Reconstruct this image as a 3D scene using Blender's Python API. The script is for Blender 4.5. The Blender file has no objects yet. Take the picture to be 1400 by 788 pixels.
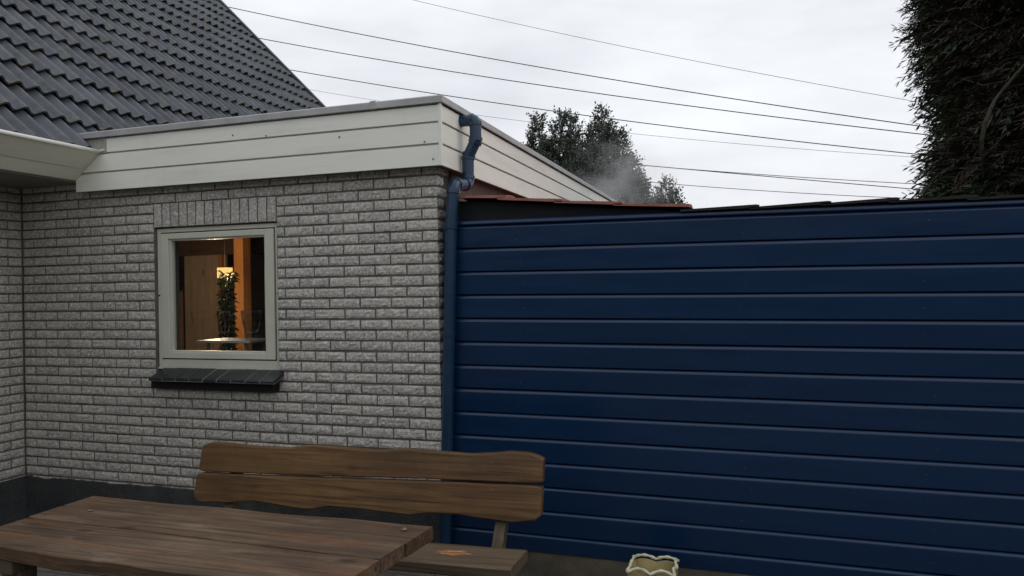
import bpy, bmesh, math, random
from mathutils import Vector, Matrix, noise
R = math.radians
rnd = random.Random(7)
scene = bpy.context.scene
col = scene.collection

# ------------------------------------------------------------------ camera
CAM = Vector((0, 0, 1.6)); YAW, PITCH, ROLL = R(18.2), R(0.1), R(-1.0); FPX = 1015.0
right = Vector((math.cos(YAW), math.sin(YAW), 0))
fwd = Vector((-math.sin(YAW)*math.cos(PITCH), math.cos(YAW)*math.cos(PITCH), math.sin(PITCH)))
up = right.cross(fwd)
r2 = right*math.cos(ROLL) + up*math.sin(ROLL)
u2 = -right*math.sin(ROLL) + up*math.cos(ROLL)
cam = bpy.data.cameras.new('camera')
cam.sensor_width = 36; cam.lens = FPX/1400*36; cam.clip_start = 0.05; cam.clip_end = 1000
camo = bpy.data.objects.new('camera', cam); col.objects.link(camo)
m = Matrix((r2, u2, -fwd)).transposed().to_4x4(); m.translation = CAM
camo.matrix_world = m
scene.camera = camo
def cam_px(p):
    d = Vector(p)-CAM; z = d.dot(fwd)
    if z < .05: return None
    return (700+FPX*d.dot(r2)/z, 394-FPX*d.dot(u2)/z)

# ------------------------------------------------------------------ sky, light, exposure
w = bpy.data.worlds.new('World'); scene.world = w; w.use_nodes = True
nt = w.node_tree; nt.nodes.clear()
out = nt.nodes.new('ShaderNodeOutputWorld'); bg = nt.nodes.new('ShaderNodeBackground')
sky = nt.nodes.new('ShaderNodeTexSky'); sky.sky_type = 'NISHITA'; sky.sun_disc = False
sky.sun_elevation = R(14); sky.sun_rotation = R(70); sky.air_density = 1.0; sky.dust_density = 2.0
tc = nt.nodes.new('ShaderNodeTexCoord')
mp = nt.nodes.new('ShaderNodeMapping'); mp.inputs['Scale'].default_value = (1.0, 1.0, 3.2)
nz = nt.nodes.new('ShaderNodeTexNoise'); nz.inputs['Scale'].default_value = 2.2; nz.inputs['Detail'].default_value = 5; nz.inputs['Roughness'].default_value = .55
cr = nt.nodes.new('ShaderNodeValToRGB')
cr.color_ramp.elements[0].position = .34; cr.color_ramp.elements[0].color = (9.3, 9.4, 10.15, 1)
cr.color_ramp.elements[1].position = .66; cr.color_ramp.elements[1].color = (12.3, 12.65, 13.1, 1)
mx = nt.nodes.new('ShaderNodeMix'); mx.data_type = 'RGBA'; mx.inputs[0].default_value = .93
nt.links.new(tc.outputs['Generated'], mp.inputs['Vector']); nt.links.new(mp.outputs[0], nz.inputs['Vector'])
nt.links.new(nz.outputs['Fac'], cr.inputs[0])
nt.links.new(sky.outputs[0], mx.inputs[6]); nt.links.new(cr.outputs[0], mx.inputs[7])
nt.links.new(mx.outputs[2], bg.inputs['Color']); bg.inputs['Strength'].default_value = .085
nt.links.new(bg.outputs[0], out.inputs['Surface'])
sun = bpy.data.lights.new('sun', 'SUN'); sun.energy = .5; sun.angle = R(40); sun.color = (1, .95, .9)
suno = bpy.data.objects.new('sun', sun); col.objects.link(suno)
suno.rotation_euler = Vector((-.75, -.25, -.55)).to_track_quat('-Z', 'Y').to_euler()
vs = scene.view_settings; vs.view_transform = 'Standard'; vs.look = 'None'; vs.gamma = 1; vs.exposure = 0; vs.use_curve_mapping = False

# ------------------------------------------------------------------ materials
class NT:
    def __init__(s, name):
        s.m = bpy.data.materials.new(name); s.m.use_nodes = True; s.t = s.m.node_tree
        s.b = s.t.nodes['Principled BSDF']; s.o = s.t.nodes['Material Output']
    def n(s, typ, **kw):
        n = s.t.nodes.new('ShaderNode'+typ)
        for k, v in kw.items(): setattr(n, k, v)
        return n
    def l(s, a, b): s.t.links.new(a, b)
    def coords(s, scale=(1, 1, 1), jitter=True, kind='Object'):
        t = s.n('TexCoord'); mp = s.n('Mapping'); mp.inputs['Scale'].default_value = scale
        if jitter:
            oi = s.n('ObjectInfo'); mu = s.n('Math', operation='MULTIPLY'); mu.inputs[1].default_value = 37.0
            s.l(oi.outputs['Random'], mu.inputs[0])
            cx = s.n('CombineXYZ'); s.l(mu.outputs[0], cx.inputs[0]); s.l(mu.outputs[0], cx.inputs[1]); s.l(mu.outputs[0], cx.inputs[2])
            ad = s.n('VectorMath', operation='ADD'); s.l(t.outputs[kind], ad.inputs[0]); s.l(cx.outputs[0], ad.inputs[1])
            s.l(ad.outputs[0], mp.inputs['Vector'])
        else: s.l(t.outputs[kind], mp.inputs['Vector'])
        return mp.outputs[0]
    def noise(s, vec, scale, detail=4, rough=.55, dist=0):
        n = s.n('TexNoise'); n.inputs['Scale'].default_value = scale; n.inputs['Detail'].default_value = detail
        n.inputs['Roughness'].default_value = rough; n.inputs['Distortion'].default_value = dist
        s.l(vec, n.inputs['Vector']); return n.outputs['Fac']
    def ramp(s, fac, stops):
        r = s.n('ValToRGB'); e = r.color_ramp.elements
        while len(e) < len(stops): e.new(.5)
        for i, (p, c) in enumerate(stops):
            e[i].position = p; e[i].color = (c, c, c, 1) if isinstance(c, (int, float)) else (*c, 1)
        s.l(fac, r.inputs[0]); return r.outputs[0]
    def mix(s, fac, a, b, mode='MIX'):
        x = s.n('Mix', data_type='RGBA', blend_type=mode)
        for v, i in ((fac, 0), (a, 6), (b, 7)):
            if hasattr(v, 'is_linked'): s.l(v, x.inputs[i])
            elif isinstance(v, (int, float)): x.inputs[i].default_value = v if i == 0 else (v, v, v, 1)
            else: x.inputs[i].default_value = (*v, 1)
        return x.outputs[2]
    def bump(s, h, strength=.5, dist=.01, prev=None):
        b = s.n('Bump'); b.inputs['Strength'].default_value = strength; b.inputs['Distance'].default_value = dist
        s.l(h, b.inputs['Height'])
        if prev is not None: s.l(prev, b.inputs['Normal'])
        return b.outputs[0]
    def rnd_value(s):
        oi = s.n('ObjectInfo'); ge = s.n('NewGeometry')
        a = s.n('Math', operation='ADD'); s.l(oi.outputs['Random'], a.inputs[0]); s.l(ge.outputs['Random Per Island'], a.inputs[1])
        f = s.n('Math', operation='FRACT'); s.l(a.outputs[0], f.inputs[0]); return f.outputs[0]
    def done(s, color=None, rough=.7, normal=None, metallic=0, spec=.5):
        if color is not None:
            if hasattr(color, 'is_linked'): s.l(color, s.b.inputs['Base Color'])
            else: s.b.inputs['Base Color'].default_value = (*color, 1)
        if hasattr(rough, 'is_linked'): s.l(rough, s.b.inputs['Roughness'])
        else: s.b.inputs['Roughness'].default_value = rough
        s.b.inputs['Metallic'].default_value = metallic; s.b.inputs['Specular IOR Level'].default_value = spec
        if normal is not None: s.l(normal, s.b.inputs['Normal'])
        return s.m

def m_simple(name, c, rough=.7, var=.15, scale=8, bump=.0, bscale=60, spec=.4):
    k = NT(name); v = k.coords()
    f = k.noise(v, scale, 5)
    c1 = tuple(x*(1-var) for x in c); c2 = tuple(min(1, x*(1+var)) for x in c)
    cc = k.ramp(f, [(.3, c1), (.7, c2)])
    nrm = k.bump(k.noise(v, bscale, 4), bump, .004) if bump else None
    return k.done(cc, rough, nrm, spec=spec)

def m_brick():
    k = NT('grey_brick'); v = k.coords()
    rv = k.rnd_value()
    base = k.ramp(rv, [(0, (.395, .385, .36)), (.3, (.50, .465, .425)), (.6, (.485, .47, .435)), (1, (.58, .545, .49))])
    g = k.noise(v, 60, 4, .7); base = k.mix(k.ramp(g, [(.45, .0), (.60, .8)]), base, (.82, .80, .74))
    d = k.noise(v, 75, 3, .65); base = k.mix(k.ramp(d, [(.55, 0), (.66, .75)]), base, (.19, .18, .155))
    w_ = k.noise(k.coords((1, 1, 1), False), 1.3, 3); base = k.mix(k.ramp(w_, [(.45, 0), (.75, .2)]), base, (.40, .37, .30))
    n1 = k.bump(k.noise(v, 42, 5, .75, .6), .9, .010)
    n2 = k.bump(k.noise(v, 100, 4, .7), .8, .006, n1)
    return k.done(base, .92, n2, spec=.25)
def m_mortar():
    k = NT('mortar'); v = k.coords()
    c = k.ramp(k.noise(v, 7, 6), [(.3, (.10, .093, .08)), (.7, (.19, .178, .152))])
    return k.done(c, .95, k.bump(k.noise(v, 120, 4), .6, .004), spec=.15)
def m_tar():
    k = NT('tarred_plinth'); v = k.coords()
    c = k.ramp(k.noise(v, 3, 6, .65), [(.25, (.030, .034, .036)), (.55, (.055, .058, .060)), (.8, (.11, .11, .105))])
    s_ = k.noise(v, 130, 2); c = k.mix(k.ramp(s_, [(.55, 0), (.7, .7)]), c, (.16, .155, .15))
    return k.done(c, .85, k.bump(k.noise(v, 75, 5, .7), 1.0, .012), spec=.3)
def m_cream(name='cream_board', c=(.85, .85, .765)):
    k = NT(name); v = k.coords()
    f = k.noise(k.coords((.6, .6, 6)), 2.2, 6, .6)
    cc = k.ramp(f, [(.25, tuple(x*.86 for x in c)), (.5, c), (.8, tuple(min(1, x*1.05) for x in c))])
    sp = k.noise(v, 55, 3, .6); cc = k.mix(k.ramp(sp, [(.70, 0), (.78, .5)]), cc, (.34, .33, .27))
    st = k.noise(k.coords((7, 7, .7)), 2.0, 5, .6); cc = k.mix(k.ramp(st, [(.6, 0), (.85, .2)]), cc, (.46, .45, .37))
    return k.done(cc, .5, k.bump(k.noise(v, 40, 4), .15, .003), spec=.35)
def m_tile():
    k = NT('dark_roof_tile'); v = k.coords()
    rv = k.rnd_value()
    c = k.ramp(rv, [(0, (.026, .034, .046)), (.5, (.040, .049, .063)), (1, (.060, .070, .086))])
    c = k.mix(k.ramp(k.noise(v, 9, 6, .65), [(.45, 0), (.75, .5)]), c, (.10, .112, .112))
    gv = k.coords((1, 1, 1), False)
    # lichen and moss where the wet keeps
    li = k.noise(gv, 2.3, 6, .7); li2 = k.noise(v, 26, 4, .7)
    mlt = k.n('Math', operation='MULTIPLY'); k.l(k.ramp(li, [(.505, 0), (.64, 1)]), mlt.inputs[0]); k.l(k.ramp(li2, [(.45, 0), (.6, 1)]), mlt.inputs[1])
    c = k.mix(mlt.outputs[0], c, (.115, .10, .045))
    nrm = k.bump(k.noise(v, 70, 5, .6), .35, .004)
    return k.done(c, k.ramp(k.noise(v, 14, 4), [(.3, .36), (.7, .6)]), nrm, spec=.55)
def m_blue(name='blue_paint', c=(.0030, .0265, .082), rough=.30):
    k = NT(name); v = k.coords((.7, 3, 6))
    f = k.noise(v, 3, 6, .6)
    cc = k.ramp(f, [(.25, tuple(x*.86 for x in c)), (.55, c), (.8, tuple(x*1.15 for x in c))])
    rv = k.rnd_value(); cc = k.mix(k.ramp(rv, [(0, .30), (1, 0)]), cc, tuple(x*.62 for x in c)); ds = k.noise(k.coords((3, 3, .5), False), 2.6, 6, .7); cc = k.mix(k.ramp(ds, [(.56, 0), (.8, .35)]), cc, (.010, .040, .095))
    v2 = k.coords(); sp = k.noise(v2, 85, 3, .7); cc = k.mix(k.ramp(sp, [(.70, 0), (.76, .35)]), cc, (.03, .05, .09))
    gr = k.noise(k.coords((1.2, 30, 30)), 2.5, 6, .6)
    nrm = k.bump(gr, .14, .002); nrm = k.bump(k.noise(v2, 30, 3), .10, .002, nrm)
    k.b.inputs['Coat Weight'].default_value = .40; k.b.inputs['Coat Roughness'].default_value = .26
    return k.done(cc, k.ramp(f, [(.3, rough-.03), (.7, rough+.08)]), nrm, spec=.3)
def m_wood(name, dark, mid, light, worn=None, axis=0, gloss=.6, wear=.55, scratch=0, orange=None):
    k = NT(name)
    sc = [26, 26, 26]; sc[axis] = 1.1
    gv = k.coords(tuple(sc)); g = k.noise(gv, 1.6, 7, .62, .7)
    c = k.ramp(g, [(.28, dark), (.5, mid), (.74, light)])
    bv = k.coords(); big = k.noise(bv, 2.6, 5, .6)
    c = k.mix(k.ramp(big, [(.35, .55), (.65, 0)]), c, dark)
    if worn:
        wv = k.coords(tuple(6 if i != axis else 1.6 for i in range(3)))
        wn = k.noise(wv, 1.7, 6, .7); c = k.mix(k.ramp(wn, [(wear, 0), (wear+.12, .75)]), c, worn)
    if orange:
        sc2 = [9, 9, 9]; sc2[axis] = .9
        on = k.noise(k.coords(tuple(sc2)), 1.1, 5, .6); c = k.mix(k.ramp(on, [(.55, 0), (.72, .7)]), c, orange)
    kn = k.n('TexVoronoi'); kn.inputs['Scale'].default_value = 1.0
    kv = [7, 7, 7]; kv[axis] = 3; k.l(k.coords(tuple(kv)), kn.inputs['Vector'])
    c = k.mix(k.ramp(kn.outputs['Distance'], [(.05, .75), (.16, 0)]), c, tuple(x*.45 for x in dark))
    cs = [75, 75, 75]; cs[axis] = 1.3; ck = k.noise(k.coords(tuple(cs)), 1.0, 4, .6); c = k.mix(k.ramp(ck, [(.64, 0), (.69, .8)]), c, tuple(x*.4 for x in dark))
    if scratch:
        sn = k.noise(k.coords((18, 60, 60)), 1.0, 3, .6); c = k.mix(k.ramp(sn, [(.72, 0), (.78, scratch)]), c, (.42, .36, .30))
    nrm = k.bump(g, .55, .004); nrm = k.bump(k.noise(bv, 160, 3), .25, .0015, nrm)
    return k.done(c, k.ramp(g, [(.3, gloss+.12), (.7, gloss-.08)]), nrm, spec=.4)

M = {}
M['brick'] = m_brick(); M['mortar'] = m_mortar(); M['tar'] = m_tar()
M['cream'] = m_cream(); M['gutter'] = m_cream('gutter_paint', (.72, .71, .60)); M['rim'] = m_simple('gutter_rim', (.85, .84, .79), .35, .05, 9)
M['stain'] = m_simple('stained_board', (.36, .35, .30), .8, .3, 14, .4, 40)
M['coping'] = m_simple('coping_metal', (.36, .365, .36), .5, .16, 6, .15, 30, .5)
M['tile'] = m_tile(); M['blue'] = m_blue(); M['pipe'] = m_blue('blue_pipe', (.010, .040, .090), .36)
M['redtile'] = m_simple('red_clay_tile', (.32, .13, .105), .75, .25, 9, .4, 60)
M['browntile'] = m_simple('dark_clay_tile', (.018, .014, .013), .8, .35, 9, .4, 60)
M['black'] = m_simple('dark_barge_paint', (.0045, .0055, .008), .8, .2, 8)
M['frame'] = m_simple('window_paint', (.60, .605, .51), .42, .07, 5, .12, 40)
M['gasket'] = m_simple('black_gasket', (.012, .012, .012), .6, .1)
M['sill'] = m_simple('black_glazed_tile', (.020, .022, .026), .33, .25, 12, .2, 30, .5)
M['sillbed'] = m_simple('black_mortar_bed', (.010, .010, .011), .8, .2)
M['soffit'] = m_simple('soffit_paint', (.16, .16, .13), .8, .2, 5)
M['bitumen'] = m_simple('roof_bitumen', (.05, .05, .05), .9, .2)
M['flash'] = m_simple('brown_flashing', (.12, .072, .06), .8, .3, 7, .4, 50)
M['table'] = m_wood('table_wood', (.030, .016, .008), (.112, .068, .038), (.190, .130, .084), (.19, .14, .10), 0, .58, .56, .7, (.17, .07, .028))
M['bench'] = m_wood('bench_wood', (.040, .019, .006), (.150, .078, .026), (.235, .132, .050), (.20, .15, .085), 0, .52, .64, .35, (.20, .085, .025))
M['post'] = m_wood('post_wood', (.05, .036, .022), (.12, .09, .055), (.17, .135, .09), None, 2, .7)
M['wire'] = m_simple('wire_black', (.045, .045, .048), .6, .05)
M['wirefar'] = m_simple('wire_grey', (.22, .22, .23), .6, .05)
M['concrete'] = m_simple('shed_footing', (.115, .10, .075), .92, .35, 6, .7, 45)
M['nail'] = m_simple('nail_head', (.07, .10, .15), .45, .1)

# ------------------------------------------------------------------ geometry helpers
class MB:
    def __init__(s): s.v = []; s.f = []
    def add(s, verts, faces):
        o = len(s.v); s.v += [tuple(p) for p in verts]; s.f += [tuple(i+o for i in f) for f in faces]; return s
    def box(s, x0, x1, y0, y1, z0, z1):
        return s.add([(x, y, z) for z in (z0, z1) for y in (y0, y1) for x in (x0, x1)],
                     [(0, 2, 3, 1), (4, 5, 7, 6), (0, 1, 5, 4), (2, 6, 7, 3), (0, 4, 6, 2), (1, 3, 7, 5)])
    def extrude(s, poly, vec, cap=True):
        n = len(poly); a = [Vector(p) for p in poly]; b = [p+Vector(vec) for p in a]
        f = [(i, (i+1) % n, n+(i+1) % n, n+i) for i in range(n)]
        if cap: f += [tuple(range(n-1, -1, -1)), tuple(range(n, 2*n))]
        return s.add(a+b, f)
    def loft(s, rings, closed=True, cap=True):
        n = len(rings[0]); v = [p for r in rings for p in r]; f = []
        for i in range(len(rings)-1):
            for j in range(n if closed else n-1):
                k = (j+1) % n; f.append((i*n+j, i*n+k, (i+1)*n+k, (i+1)*n+j))
        if cap: f += [tuple(range(n-1, -1, -1)), tuple((len(rings)-1)*n+j for j in range(n))]
        return s.add(v, f)
    def tube(s, pts, rad, n=8, cap=True):
        pts = [Vector(p) for p in pts]; rings = []; ref = None
        for i, p in enumerate(pts):
            t = (pts[min(i+1, len(pts)-1)]-pts[max(i-1, 0)]).normalized()
            if ref is None: ref = t.orthogonal().normalized()
            ref = (ref-t*ref.dot(t)).normalized(); b = t.cross(ref)
            r = rad[i] if isinstance(rad, (list, tuple)) else rad
            rings.append([p+(ref*math.cos(a)+b*math.sin(a))*r for a in [2*math.pi*j/n for j in range(n)]])
        return s.loft(rings, True, cap)
    def mesh(s, name):
        me = bpy.data.meshes.new(name); me.from_pydata(s.v, [], s.f); me.update()
        bm = bmesh.new(); bm.from_mesh(me); bmesh.ops.recalc_face_normals(bm, faces=bm.faces); bm.to_mesh(me); bm.free()
        return me
    def build(s, name, mat, parent=None, smooth=False, origin=None, bevel=0, seg=2):
        me = s.mesh(name)
        if origin is not None: me.transform(Matrix.Translation(-Vector(origin)))
        if bevel:
            bm = bmesh.new(); bm.from_mesh(me)
            bmesh.ops.bevel(bm, geom=[e for e in bm.edges if len(e.link_faces) == 2 and e.calc_face_angle(0) > .5], offset=bevel, segments=seg, affect='EDGES', profile=.5)
            bm.to_mesh(me); bm.free()
        me.materials.append(mat)
        if smooth:
            for p in me.polygons: p.use_smooth = True
        o = bpy.data.objects.new(name, me); col.objects.link(o)
        if parent is not None: put(o, parent, origin)
        elif origin is not None: o.location = origin
        return o
def wloc(o):
    v = Vector((0, 0, 0)); q = o
    while q is not None: v = v+q.location; q = q.parent
    return v
def put(o, parent, origin=None):
    o.parent = parent
    o.location = Vector(origin if origin is not None else (0, 0, 0)) - wloc(parent)
def tag(o, label=None, cat=None, group=None, kind=None):
    for k, v in (('label', label), ('category', cat), ('group', group), ('kind', kind)):
        if v: o[k] = v
    return o
def empty(name, loc, label, cat, group=None):
    o = bpy.data.objects.new(name, None); o.empty_display_size = .1; col.objects.link(o); o.location = loc
    return tag(o, label, cat, group)
def inst(name, me, loc, parent, rotz=0, scale=None):
    o = bpy.data.objects.new(name, me); col.objects.link(o); o.parent = parent
    o.location = Vector(loc)-wloc(parent); o.rotation_euler = (0, 0, rotz)
    if scale: o.scale = scale
    return o
def shade_auto(o, ang=40):
    me = o.data
    for p in me.polygons: p.use_smooth = True
    bm = bmesh.new(); bm.from_mesh(me)
    for e in bm.edges:
        if len(e.link_faces) == 2 and e.calc_face_angle(0) > R(ang): e.smooth = False
    bm.to_mesh(me); bm.free(); return o

# ------------------------------------------------------------------ ground
k = NT('paving'); v = k.coords((1, 1, 1), False)
bt = k.n('TexBrick'); bt.inputs['Scale'].default_value = 3.3; bt.inputs['Mortar Size'].default_value = .02
bt.inputs['Color1'].default_value = (.16, .145, .13, 1); bt.inputs['Color2'].default_value = (.21, .195, .175, 1); bt.inputs['Mortar'].default_value = (.08, .075, .065, 1)
k.l(v, bt.inputs['Vector'])
c = k.mix(k.ramp(k.noise(v, 30, 6, .7), [(.35, .6), (.65, 0)]), bt.outputs['Color'], (.13, .12, .105))
M['paving'] = k.done(c, .9, k.bump(k.noise(v, 60, 5, .7), .8, .01), spec=.2)
tag(MB().add([(-300, -300, 0), (300, -300, 0), (300, 300, 0), (-300, 300, 0)], [(0, 1, 2, 3)]).build('ground', M['paving']), kind='structure')

# ------------------------------------------------------------------ brick meshes
def brick_mesh(w, h, seed, nx=10, nz=4, amp=.0045, depth=.03):
    ox = seed*3.17
    v = []; f = []
    for j in range(nz+1):
        for i in range(nx+1):
            x = (i/nx-.5)*w; z = (j/nz-.5)*h
            edge = min(i, nx-i, (j if j < nz-j else nz-j)*1)
            n = noise.noise(Vector((x*42+ox, seed*1.7, z*55)))*amp + noise.noise(Vector((x*95+ox, seed*2.3, z*110)))*amp*.7
            y = -n - (.002 if edge else 0)
            if edge == 0:
                y = .0025+abs(n)*.4
                x += noise.noise(Vector((x*60+ox, 9, z*60)))*.0016; z += noise.noise(Vector((x*60+ox, 19, z*60)))*.0018
            v.append((x, y, z))
    W = nx+1
    for j in range(nz):
        for i in range(nx): f.append((j*W+i, j*W+i+1, (j+1)*W+i+1, (j+1)*W+i))
    ring = [i for i in range(W)]+[j*W+nx for j in range(1, nz+1)]+[nz*W+i for i in range(nx-1, -1, -1)]+[j*W for j in range(nz-1, 0, -1)]
    b0 = len(v)
    for i in ring: v.append((v[i][0], depth, v[i][2]))
    for q in range(len(ring)):
        p = (q+1) % len(ring); f.append((ring[q], b0+q, b0+p, ring[p]))
    return v, f
CRS = .0633; J0 = 2.262; BP = 3.18/15.5; GAP = .0108; BH = CRS-.0122
FULL = [brick_mesh(BP-GAP, BH, s) for s in range(14)]
HALF = [brick_mesh(BP/2-GAP, BH, 40+s, 5, 4) for s in range(8)]
SOLD = [brick_mesh(.0672-.009, .150, 80+s, 3, 8) for s in range(8)]
def to_mesh(vf, name, mat):
    me = bpy.data.meshes.new(name); me.from_pydata(vf[0], [], vf[1]); me.update(); me.materials.append(mat); return me
FULLM = [to_mesh(b, 'brick', M['brick']) for b in FULL]; HALFM = [to_mesh(b, 'brick', M['brick']) for b in HALF]; SOLDM = [to_mesh(b, 'brick', M['brick']) for b in SOLD]
def course_pieces(length, parity):
    """piece ends along a wall from its right-hand end"""
    s = [0.0]; x = BP if parity == 0 else BP/2
    while x < length-1e-4: s.append(x); x += BP
    s.append(length); return list(zip(s[:-1], s[1:]))
def clip(a, b, z0, z1, ex):
    segs = [(a, b)]
    for (xa, xb, za, zb) in ex:
        if min(z1, zb)-max(z0, za) < .3*(z1-z0): continue
        ns = []
        for (p, q) in segs:
            if q <= xa or p >= xb: ns.append((p, q)); continue
            if p < xa: ns.append((p, xa))
            if q > xb: ns.append((xb, q))
        segs = ns
    return [sg for sg in segs if sg[1]-sg[0] > .002]
def join_pieces(items, name, mat, parent):
    mb = MB()
    for (vf, loc, rot, sx) in items:
        c_, s_ = math.cos(rot), math.sin(rot)
        mb.add([(loc[0]+x*sx*c_-y*s_, loc[1]+x*sx*s_+y*c_, loc[2]+z) for x, y, z in vf[0]], vf[1])
    me = bpy.data.meshes.new(name); me.from_pydata(mb.v, [], mb.f); me.materials.append(mat)
    o = bpy.data.objects.new(name, me); col.objects.link(o); put(o, parent, (0, 0, 0)); tag(o, kind='stuff'); return o
def lay(items, parent, name, rest, limit=300):
    """items: (idx in meshes, meshes, vfs, loc, rot, sx, rank)"""
    items.sort(key=lambda t: t[6])
    for it in items[:limit]:
        i, ms, vfs, loc, rot, sx, _ = it
        inst(name, ms[i], loc, parent, rot, (sx, 1, 1) if abs(sx-1) > 1e-3 else None)
    if items[limit:]:
        join_pieces([(it[2][it[0]], it[3], it[4], it[5]) for it in items[limit:]], rest, M['brick'], parent)

# ------------------------------------------------------------------ brick extension with the window
WY = 3.88; XL, XR = -4.89, -1.71
ext = empty('brick_extension', (-3.3, WY, 0), 'flat roofed extension of rough grey brick with cream cladding and a window', 'building')
WX0, WX1, WZ0, WZ1 = -3.735, -2.795, 1.00, 2.043
mb = MB()
yb0, yb1 = WY+.0075, WY+.22
mb.box(XL, WX0, yb0, yb1, 0, 2.42); mb.box(WX1, XR-.006, yb0, yb1, 0, 2.42); mb.box(WX0, WX1, yb0, yb1, 0, WZ0+.1); mb.box(WX0, WX1, yb0, yb1, WZ1, 2.42)
mb.box(XR-.22, XR-.0065, yb1, 11, 0, 2.42)
wall = mb.build('wall', M['mortar'], ext)
items = []
ex = [(WX0, WX1, 1.005, 2.199)]
k0 = -2
for kk in range(k0, 31):
    zt = J0-CRS*kk; zc = zt-CRS/2
    row = []
    for (a, b) in course_pieces(3.18, kk % 2): row += clip(XR-b, XR-a, zt-CRS, zt, ex)
    row.sort(); mrg = []
    for sg in row:
        if mrg and abs(mrg[-1][1]-sg[0]) < 1e-4 and (sg[1]-sg[0] < .055 or mrg[-1][1]-mrg[-1][0] < .055): mrg[-1] = (mrg[-1][0], sg[1])
        else: mrg.append(sg)
    if 1:
        for (p, q) in mrg:
            L = q-p; xc = (p+q)/2
            if L > BP*.72: ms, vfs, nom = FULLM, FULL, BP
            else: ms, vfs, nom = HALFM, HALF, BP/2
            sx = (L-GAP)/(nom-GAP); i = rnd.randrange(len(ms))
            vis = 0 if zc < 2.31 else 5
            dist = (Vector((xc, WY, zc))-CAM).length
            items.append((i, ms, vfs, (xc+rnd.uniform(-.001, .001), WY+rnd.uniform(-.002, .002), zc+rnd.uniform(-.001, .001)), rnd.uniform(-.006, .006), sx, dist/ max(L, .1)**.5+vis))
lay(items, wall, 'brick', 'far_bricks', 300)
for i in range(14):
    x = WX0+.0336+i*.06715
    inst('soldier_brick', SOLDM[i % 8], (x, WY+rnd.uniform(-.002, .002), 2.121), wall, rnd.uniform(-.01, .01))
# bricks returning round the corner
for kk in range(-1, 31):
    zc = J0-CRS*kk-CRS/2
    L = BP/2 if kk % 2 == 0 else BP
    me = HALFM[kk % 8] if kk % 2 == 0 else FULLM[kk % 14]
    inst('corner_brick', me, (XR-.004, WY+.004+L/2, zc), wall, math.pi/2)
# tarred plinth with an uneven brushed edge
n = 90; mb = MB(); fr = []; bk = []
for i in range(n+1):
    x = XL+.006+(XR-.004-XL-.006)*i/n
    z = .352+noise.noise(Vector((x*5, 3, 0)))*.012+noise.noise(Vector((x*23, 8, 0)))*.008
    fr.append([(x, WY-.0075, 0), (x, WY-.0075, z-.006), (x, WY-.002, z), (x, WY+.02, z), (x, WY+.02, 0)])
mb.loft(fr); mb.build('plinth', M['tar'], ext)

# cladding boards
FY, FX, FXL = 3.78, -1.64, -4.277
ZB = [2.295, 2.420, 2.542, 2.643]
def board_profile(z0, z1):   # outward distance, height
    return [(0, z0), (0, z0+.004), (-.001, z1-.014), (-.006, z1-.011), (-.022, z1-.008), (-.022, z1+.003), (-.026, z1+.003), (-.026, z0+.012), (-.012, z0+.003), (-.012, z0)]
for i in range(3):
    pr = board_profile(ZB[i], ZB[i+1])
    xl = FXL if i < 2 else -4.01
    MB().loft([[(xl, FY-d, z) for d, z in pr], [(FX+d, FY-d, z) for d, z in pr]]).build('front_board', M['cream'], ext)
    MB().loft([[(FX+d, FY-d, z) for d, z in pr], [(FX+d, 10.9, z) for d, z in pr]]).build('side_board', M['cream'], ext)
MB().box(-4.285, -4.013, FY+.004, FY+.026, ZB[2]-.004, ZB[3]).build('stained_panel', M['stain'], ext)
# small corner bead
MB().box(FX-.016, FX+.0025, FY-.0025, FY+.016, ZB[0]-.002, ZB[3]-.002).build('corner_bead', M['cream'], ext, bevel=.002)
# metal coping, in lengths
def coping(a, b, side):
    pr = [(.016, 2.638), (.018, 2.640), (.016, 2.674), (.008, 2.681), (-.10, 2.676), (-.10, 2.668), (.006, 2.670), (.008, 2.638)]
    if side: r = [[(FX+d, FY-d if a is None else a, z) for d, z in pr], [(FX+d, b, z) for d, z in pr]]
    else: r = [[(a, FY-d, z) for d, z in pr], [(FX+d if b is None else b, FY-d, z) for d, z in pr]]
    return MB().loft(r).build('coping', M['coping'], ext)
coping(-4.30, -2.055, 0); coping(-2.052, None, 0); coping(None, 6.4, 1); coping(6.404, 10.9, 1)
MB().box(-2.07, -2.036, FY-.0195, FY+.03, 2.637, 2.684).build('coping_joint', M['coping'], ext, bevel=.002)
MB().box(-4.5, FX-.03, FY+.03, 10.9, 2.45, 2.655).build('roof_deck', M['bitumen'], ext)
MB().box(FXL+.002, FX-.014, FY+.012, WY+.012, 2.302, 2.318).build('soffit', M['soffit'], ext)
MB().box(XR-.0, FX-.014, WY+.012, 10.9, 2.302, 2.318).build('soffit', M['soffit'], ext)
MB().box(XR-.002, XR+.012, WY+.17, 9.0, 2.06, 2.30).build('flashing', M['flash'], ext)
for px, pz in ((-2.78, 2.548), (-3.02, 2.57), (-2.28, 2.50), (-1.74, 2.43), (-1.69, 2.33)):
    MB().tube([(px, FY-.004, pz), (px, FY+.004, pz)], .0045, 8).build('fixing_hole', M['gasket'], ext)

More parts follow.
